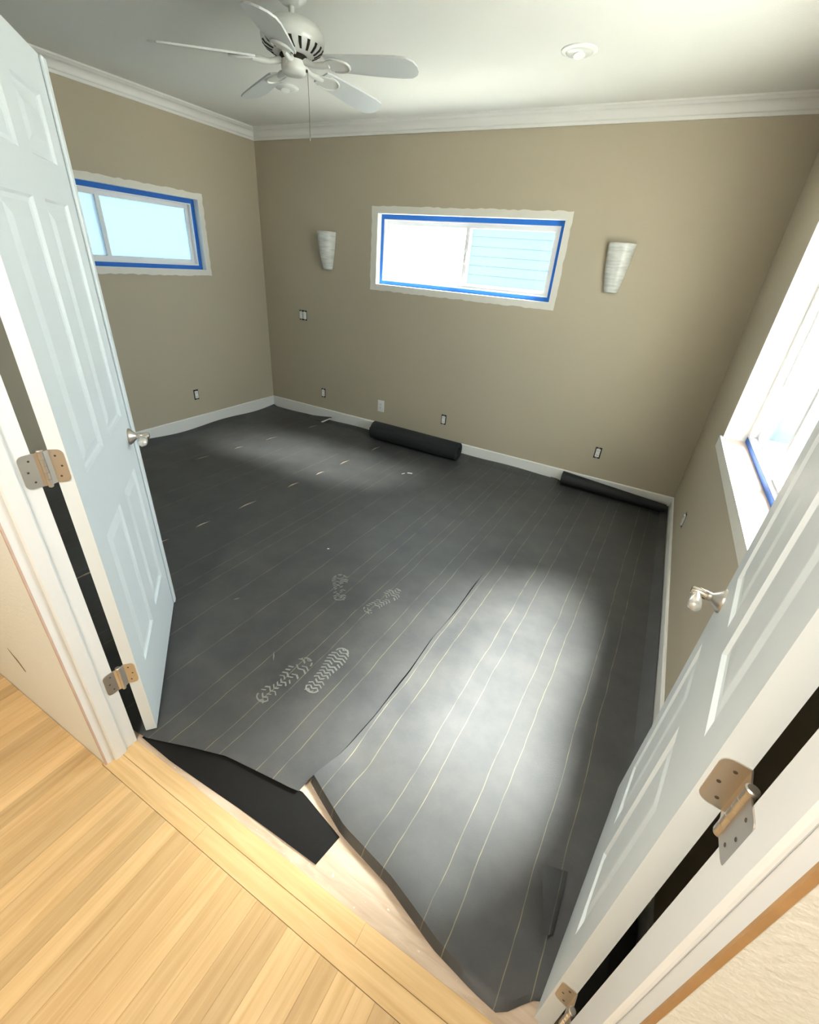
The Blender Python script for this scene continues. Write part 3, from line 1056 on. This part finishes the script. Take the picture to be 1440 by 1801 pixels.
def shoe_print(heel, toe, label, keep, seed):
    rnd = random.Random(seed)
    h, t = Vector((*heel, 0)), Vector((*toe, 0))
    d = t - h; Ln = d.length; d.normalize(); s = Vector((-d.y, d.x, 0))
    mb = MB()
    rows = 15
    def put(poly):
        vs = []
        for a, b_ in poly:
            p = h + d * a + s * b_
            zz = z4(p.x, p.y, 0, 0) + 0.0012
            vs.append((p.x, p.y, zz))
        n = len(vs)
        vs += [(x, y, z - 0.0006) for x, y, z in vs]
        mb.add(vs, [tuple(range(n)), tuple(range(2 * n - 1, n - 1, -1))] + [(i, n + i, n + (i + 1) % n, (i + 1) % n) for i in range(n)])
    for r in range(rows):
        a = (r + 0.5) / rows * Ln
        w = print_shape((r + 0.5) / rows)
        k = 4
        for c in range(k):
            if rnd.random() > keep: continue
            b0 = -w + 2 * w * c / k; b1 = -w + 2 * w * (c + 1) / k
            z = 0.005 * (1 if c % 2 == 0 else -1)
            th = 0.0022 + rnd.random() * 0.0025
            b1 -= 0.002 * rnd.random()
            put([(a - z - th, b0), (a + z - th, b1), (a + z + th, b1), (a - z + th, b0)])
    for end in (0, 1):      # heel and toe rims
        pr_ = None
        for q in range(9):
            an = PI * (q / 8)
            w = 0.031 if end == 0 else 0.034
            p = (0.022 - 0.022 * math.sin(an) if end == 0 else Ln - 0.028 + 0.028 * math.sin(an), w * math.cos(an))
            if pr_ and rnd.random() < keep + 0.1:
                f = 0.80
                c0 = 0.03 if end == 0 else Ln - 0.035
                put([pr_, p, (c0 + (p[0] - c0) * f, p[1] * f), (c0 + (pr_[0] - c0) * f, pr_[1] * f)])
            pr_ = p
    tag(mb.build('shoe_print', M_DUST), label, 'shoe print', 'dusty shoe prints on the felt')

shoe_print((2.846, -3.045), (2.882, -2.762), 'dusty shoe print, heel nearest the threshold, broken in the middle', 0.62, 1)
shoe_print((2.993, -2.904), (2.978, -2.626), 'clear dusty shoe print with full chevron tread', 0.95, 2)
shoe_print((2.752, -2.370), (2.615, -2.185), 'faint dusty shoe print crossing two printed lines, turned aside', 0.6, 3)
shoe_print((2.916, -2.368), (2.977, -2.110), 'faint half-worn dusty shoe print beside the turned one', 0.6, 4)

for (x, y, l, w, a, lab) in ((2.25, -0.690, 0.045, 0.016, 0.2, 'white paper scrap on the felt before the big roll'),
                             (2.21, -0.735, 0.030, 0.007, 1.0, 'thin white sliver beside a larger paper scrap'),
                             (2.40, -2.02, 0.014, 0.008, 0.1, 'tiny white chip alone on the open felt')):
    mb = MB(Matrix.Translation((x, y, zpap(x, y) + 0.0006)) @ Matrix.Rotation(a, 4, 'Z'))
    mb.prism([(-l / 2, -w / 2, 0), (l / 2, -w / 2 * 0.8, 0.002), (l / 2, w / 2, 0.003), (-l / 2 * 0.9, w / 2, 0)], (0, 0, 0.0012))
    tag(mb.build('paper_scrap', M_SCRAP), lab, 'paper scrap')
# chalky scuffs
for (x, y, l, w, a, lab) in ((2.735, -2.84, 0.055, 0.006, -0.9, 'chalky scuff stroke near the clearest shoe print'), (2.30, -2.66, 0.035, 0.008, 0.9, 'short chalky scuff near the door with the strip')):
    mb = MB(Matrix.Translation((x, y, z4(x, y, 0, 0) + 0.0012)) @ Matrix.Rotation(a, 4, 'Z'))
    mb.prism([(-l / 2, -w / 2, 0), (0, -w * .7, 0), (l / 2, 0, 0), (0, w * .5, 0)], (0, 0, 0.0004))
    tag(mb.build('chalk_scuff', M_DUST), lab, 'scuff')

# ------------------------------------------------------------------ outlets and switch
def outlet(T, a, z, label, plate=False, n_gang=1):
    root = thing('electrical_outlet' if n_gang == 1 else 'light_switch', label, 'outlet' if n_gang == 1 else 'switch', T(a, 0, z))
    g = 0.046
    w = 0.052 if n_gang == 1 else 0.094
    if plate:
        mb = MB(); tbox(mb, T, a - 0.036, a + 0.036, -0.006, -0.0004, z - 0.058, z + 0.058)
        mb.build('cover_plate', M_PLASTIC, root)
    else:
        mb = MB(); tbox(mb, T, a - w / 2, a + w / 2, -0.0012, -0.0002, z - 0.048, z + 0.048)
        mb.build('box_opening', M_DARK, root, label='dark open wall box')
    for k in range(n_gang):
        c = a + (k - (n_gang - 1) / 2) * g
        mb = MB(); tbox(mb, T, c - 0.0165, c + 0.0165, -0.010, -0.0003, z - 0.034, z + 0.034)
        body = mb.build('receptacle' if n_gang == 1 else 'rocker', M_PLASTIC, root)
        if n_gang == 1:
            for dz in (0.019, -0.019):
                for da in (-0.006, 0.006):
                    mb = MB(); tbox(mb, T, c + da - 0.0012, c + da + 0.0012, -0.0104, -0.0098, z + dz - 0.004, z + dz + 0.005)
                    mb.build('slot', M_DARK, body, root=root)
        if not plate:
            for dz in (0.041, -0.041):
                mb = MB(); tbox(mb, T, c - 0.007, c + 0.007, -0.004, -0.0012, z + dz - 0.006, z + dz + 0.006)
                mb.build('mounting_ear', M_NICKEL2, root)
    return root

outlet(TB, 0.752, 0.300, 'bare outlet without cover plate near the room corner under a sconce')
outlet(TB, 1.500, 0.306, 'white outlet with its cover plate above the big felt roll', plate=True)
outlet(TB, 2.217, 0.318, 'bare outlet without cover plate above the end of the big felt roll')
outlet(TB, 3.648, 0.345, 'bare outlet without cover plate above the loosely curled felt')
outlet(TL, -1.028, 0.334, 'bare outlet without cover plate under the frosted window')
outlet(TR, -0.880, 0.340, 'bare outlet without cover plate under the tall bright window')
outlet(TB, 0.508, 1.060, 'bare double light switch without cover plate below a sconce', n_gang=2)

# ------------------------------------------------------------------ wall sconces
def sconce(xc, ztop, label):
    root = thing('wall_sconce', label, 'wall lamp', (xc, 0, ztop - 0.30))
    prof = [(0.0, 0.040, 0.040), (0.004, 0.046, 0.046), (0.05, 0.056, 0.058), (0.11, 0.067, 0.072), (0.18, 0.078, 0.084), (0.25, 0.086, 0.093), (0.308, 0.091, 0.098)]
    n = 22
    vs, fs = [], []
    for tk in (0.0, 0.005):
        for h, rx, ry in prof:
            for k in range(n + 1):
                an = PI * k / n
                # flattened half-cone shell
                c = math.cos(an); s = math.sin(an)
                vs.append((xc + (rx - tk) * (abs(c) ** 0.8) * (1 if c > 0 else -1), -0.0005 - (ry - tk) * (s ** 0.85) , ztop - 0.308 + h + (tk if h < 0.003 else 0)))
    k1 = n + 1; NN = len(prof) * k1
    for i in range(len(prof) - 1):
        for k in range(n):
            a = i * k1 + k
            fs += [(a, a + 1, a + k1 + 1, a + k1), (NN + a, NN + a + k1, NN + a + k1 + 1, NN + a + 1)]
    t = (len(prof) - 1) * k1
    for k in range(n):
        fs.append((t + k, t + k + 1, NN + t + k + 1, NN + t + k))
    fs.append(tuple(range(0, k1)))
    MB().add(vs, fs).build('shade', M_ALAB, root, smooth=True)
    MB().box(xc - 0.045, xc + 0.045, -0.012, -0.0005, ztop - 0.24, ztop - 0.06).build('back_plate', M_PLASTIC, root)
    MB().lathe((xc, -0.045, ztop - 0.2), (0, 0, 1), [(0, 0.014), (0.05, 0.014), (0.06, 0.024), (0.10, 0.028), (0.125, 0.016), (0.13, 0.004)], 16).build('bulb', M_PLASTIC, root, smooth=True)
    return root

sconce(0.845, 1.808, 'white alabaster half-cone wall sconce above the bare switch')
sconce(3.410, 1.838, 'white alabaster half-cone wall sconce near the tall bright window')

# ------------------------------------------------------------------ recessed ceiling lights
def downlight(x, y, label):
    root = thing('recessed_light', label, 'ceiling light', (x, y, CZ - 0.012), group='recessed ceiling lights')
    MB().lathe((x, y, CZ - 0.0005), (0, 0, -1), [(0.0, 0.088), (0.004, 0.086), (0.008, 0.076), (0.0085, 0.066)], 40).build('trim_ring', M_PLASTIC, root, smooth=True)
    MB().lathe((x, y, CZ - 0.009), (0, 0, -1), [(0.0, 0.065), (0.002, 0.062), (0.006, 0.040), (0.008, 0.010)], 40).build('eyeball', M_FAN, root, smooth=True)
    MB().lathe((x + 0.004, y - 0.006, CZ - 0.016), (0.15, -0.2, -1), [(0.0, 0.030), (0.006, 0.028), (0.008, 0.012)], 24).build('lamp', M_PLASTIC, root, smooth=True)
    return root

downlight(3.085, -0.872, 'round white recessed light alone on the open ceiling')
downlight(1.155, -0.825, 'round white recessed light beyond the fan hub')

# ------------------------------------------------------------------ ceiling fan
FX, FYY = 2.062, -1.772
fan = thing('ceiling_fan', 'white five-blade ceiling fan with slotted motor housing and pull chain', 'ceiling fan', (FX, FYY, 2.30))
def L_(name, prof, m, parent=fan, n=40):
    return MB().lathe((FX, FYY, 0), (0, 0, 1), prof, n).build(name, m, parent, root=fan, smooth=True)
L_('canopy', [(CZ - 0.0005, 0.066), (CZ - 0.012, 0.068), (CZ - 0.030, 0.060), (CZ - 0.044, 0.040), (CZ - 0.050, 0.020)], M_FAN)
L_('downrod', [(CZ - 0.045, 0.012), (2.480, 0.012)], M_FAN)
motor = L_('motor_housing', [(2.491 - (2.508 - z) * 0.88, r * 1.15) for z, r in [(2.508, 0.020), (2.504, 0.034), (2.498, 0.060), (2.488, 0.086), (2.484, 0.088), (2.480, 0.096), (2.470, 0.105), (2.455, 0.114), (2.445, 0.117), (2.440, 0.116), (2.430, 0.119), (2.412, 0.117), (2.394, 0.106), (2.382, 0.088), (2.372, 0.066), (2.370, 0.050)]], M_FAN)
for k in range(20):
    a = 2 * PI * k / 20
    c, s = math.cos(a), math.sin(a)
    q = [(0.113, 2.4045), (0.104, 2.3915), (0.088, 2.3810), (0.077, 2.3762)]
    w = 0.0065
    vs = []
    for rr, z in q:
        sk = (0.113 - rr) * 0.35
        for sd in (-1, 1):
            t = sd * w * (rr / 0.113) + sk
            for o_ in (0.0012, -0.004):
                vs.append((FX + (rr * 1.15 + o_ * .7) * c - t * s, FYY + (rr * 1.15 + o_ * .7) * s + t * c, 2.491 - (2.508 - z) * 0.88 - o_ * .7))
    fs = []
    for i in range(3):
        b_ = i * 4
        fs += [(b_, b_ + 2, b_ + 6, b_ + 4), (b_ + 1, b_ + 5, b_ + 7, b_ + 3), (b_, b_ + 4, b_ + 5, b_ + 1), (b_ + 2, b_ + 3, b_ + 7, b_ + 6)]
    fs += [(0, 1, 3, 2), (12, 14, 15, 13)]
    MB().add(vs, fs).build('vent_slot', M_DARK, motor, root=fan)
L_('flywheel', [(2.373, 0.058), (2.360, 0.062), (2.352, 0.054)], M_DARK)
L_('switch_housing', [(2.356, 0.044), (2.352, 0.052), (2.346, 0.054), (2.327, 0.055), (2.317, 0.053), (2.307, 0.043), (2.302, 0.024), (2.301, 0.005)], M_FAN)
PH0 = 3.968
for k in range(5):
    a = PH0 + k * 2 * PI / 5
    Rz = Matrix.Translation((FX, FYY, 2.352)) @ Matrix.Rotation(a, 4, 'Z') @ Matrix.Rotation(math.radians(3.2), 4, 'Y')
    tilt = Rz @ Matrix.Rotation(math.radians(-13), 4, 'X')
    # blade outline
    pts = [(0.165, -0.046), (0.185, -0.052), (0.36, -0.062), (0.50, -0.066), (0.545, -0.060), (0.572, -0.040), (0.583, -0.014)]
    out = pts + [(x, -y) for x, y in reversed(pts)]
    mb = MB(tilt)
    mb.prism([(x, y, -0.003) for x, y in out], (0, 0, 0.0065))
    bl = mb.build('blade', M_BLADE, fan)
    # blade iron: curved arm and scrolled plate under the blade
    mb = MB(Rz)
    arm = [(0.045, 0, 0.004), (0.075, 0, -0.004), (0.105, 0, -0.010), (0.140, 0, -0.008), (0.175, 0, -0.006)]
    mb.tube(arm, [0.014, 0.012, 0.010, 0.013, 0.010], 10)
    ir = mb.build('blade_iron', M_FAN, bl, root=fan, smooth=True)
    mb = MB(tilt)
    ov = []
    for q in range(28):
        an = 2 * PI * q / 28
        ov.append((0.205 + 0.062 * math.cos(an), 0.034 * math.sin(an) * (1.0 + 0.25 * math.cos(an)), -0.0075))
    mb.prism(ov, (0, 0, 0.004))
    mb.build('mounting_plate', M_FAN, ir, root=fan)
    mb = MB(tilt)
    sc = []
    for q in range(15):
        an = -1.9 + 3.8 * q / 14
        sc.append((0.205 + 0.066 * math.cos(an), 0.044 * math.sin(an), -0.008))
    mb.tube(sc, [0.002 + 0.0035 * math.sin(PI * q / 14) for q in range(15)], 8)
    mb.build('scroll', M_FAN, ir, root=fan, smooth=True)
cx_, cy_ = FX + 0.049, FYY + 0.026
MB().lathe((cx_ - 0.006, cy_ - 0.004, 2.325), (0.87, 0.48, -0.15), [(0, 0.006), (0.012, 0.006), (0.014, 0.003)], 12).build('chain_outlet', M_SCREW, fan)
ch = MB()
ch.tube([(cx_ + 0.006, cy_ + 0.002, 2.323), (cx_ + 0.008, cy_ + 0.003, 2.2), (cx_ + 0.008, cy_ + 0.003, 2.095)], 0.0011, 6)
ch.build('pull_chain', M_CHAIN, fan)
MB().lathe((cx_ + 0.008, cy_ + 0.003, 2.095), (0, 0, -1), [(0, 0.001), (0.004, 0.0035), (0.012, 0.0035), (0.016, 0.001)], 10).build('chain_pull', M_FAN, fan, smooth=True)

# ------------------------------------------------------------------ hallway lamp (behind the camera) and wall scuff
lamp = thing('hall_ceiling_lamp', 'round flush ceiling lamp in the hallway', 'ceiling light', (3.3, -4.15, CZ))
MB().lathe((3.3, -4.15, CZ - 0.0005), (0, 0, -1), [(0, 0.17), (0.02, 0.175), (0.03, 0.165)], 36).build('base', M_PLASTIC, lamp, smooth=True)
m = bpy.data.materials.new('lit_lamp_glass'); m.use_nodes = True
b_ = m.node_tree.nodes['Principled BSDF']
b_.inputs['Emission Color'].default_value = (1.0, 0.94, 0.84, 1)
b_.inputs['Emission Strength'].default_value = 70.0
MB().lathe((3.3, -4.15, CZ - 0.03), (0, 0, -1), [(0, 0.155), (0.03, 0.145), (0.06, 0.10), (0.075, 0.03)], 36).build('bowl', m, lamp, smooth=True)

mb = MB()
sc = [(2.150, 0.318), (2.170, 0.300), (2.196, 0.286), (2.214, 0.262), (2.226, 0.240), (2.216, 0.240), (2.200, 0.262), (2.182, 0.280), (2.160, 0.298)]
mb.prism([(x, HY - 0.0012, z) for x, z in sc], (0, 0.0008, 0))
tag(mb.build('wall_scuff', mat('brown_scuff', (0.30, 0.24, 0.13), 0.8, vary=0.6, vscale=60)), 'small brown gouge low on the cream hall wall', 'scuff')

# ------------------------------------------------------------------ outside
struct(MB().box(-40, 40, -40, 40, -0.62, -0.5).build('ground', M_SOIL), 'gravel ground outside the windows')
nb = thing('neighbour_house', 'blue-grey sided neighbouring house seen through the sliding window', 'house', (0.9, 5.2, -0.5))
MB().box(0.05, 9.0, 5.22, 9.0, -0.5, 2.9).build('house_wall', M_SIDE, nb)
for k in range(21):
    z0 = -0.5 + k * 0.155
    MB().prism([(0.03, 5.222, z0), (0.03, 5.196, z0), (0.03, 5.210, z0 + 0.165), (0.03, 5.222, z0 + 0.165)], (8.99, 0, 0)).build('siding_board', M_SIDE, nb)
MB().box(0.0, 0.12, 5.17, 5.30, -0.5, 2.9).build('corner_board', M_VINYL, nb)
MB().prism([(-0.3, 4.75, 2.85), (-0.3, 4.75, 2.95), (-0.3, 7.2, 4.4), (-0.3, 9.5, 2.95), (-0.3, 9.5, 2.85)], (9.6, 0, 0)).build('roof', M_SHINGLE, nb)
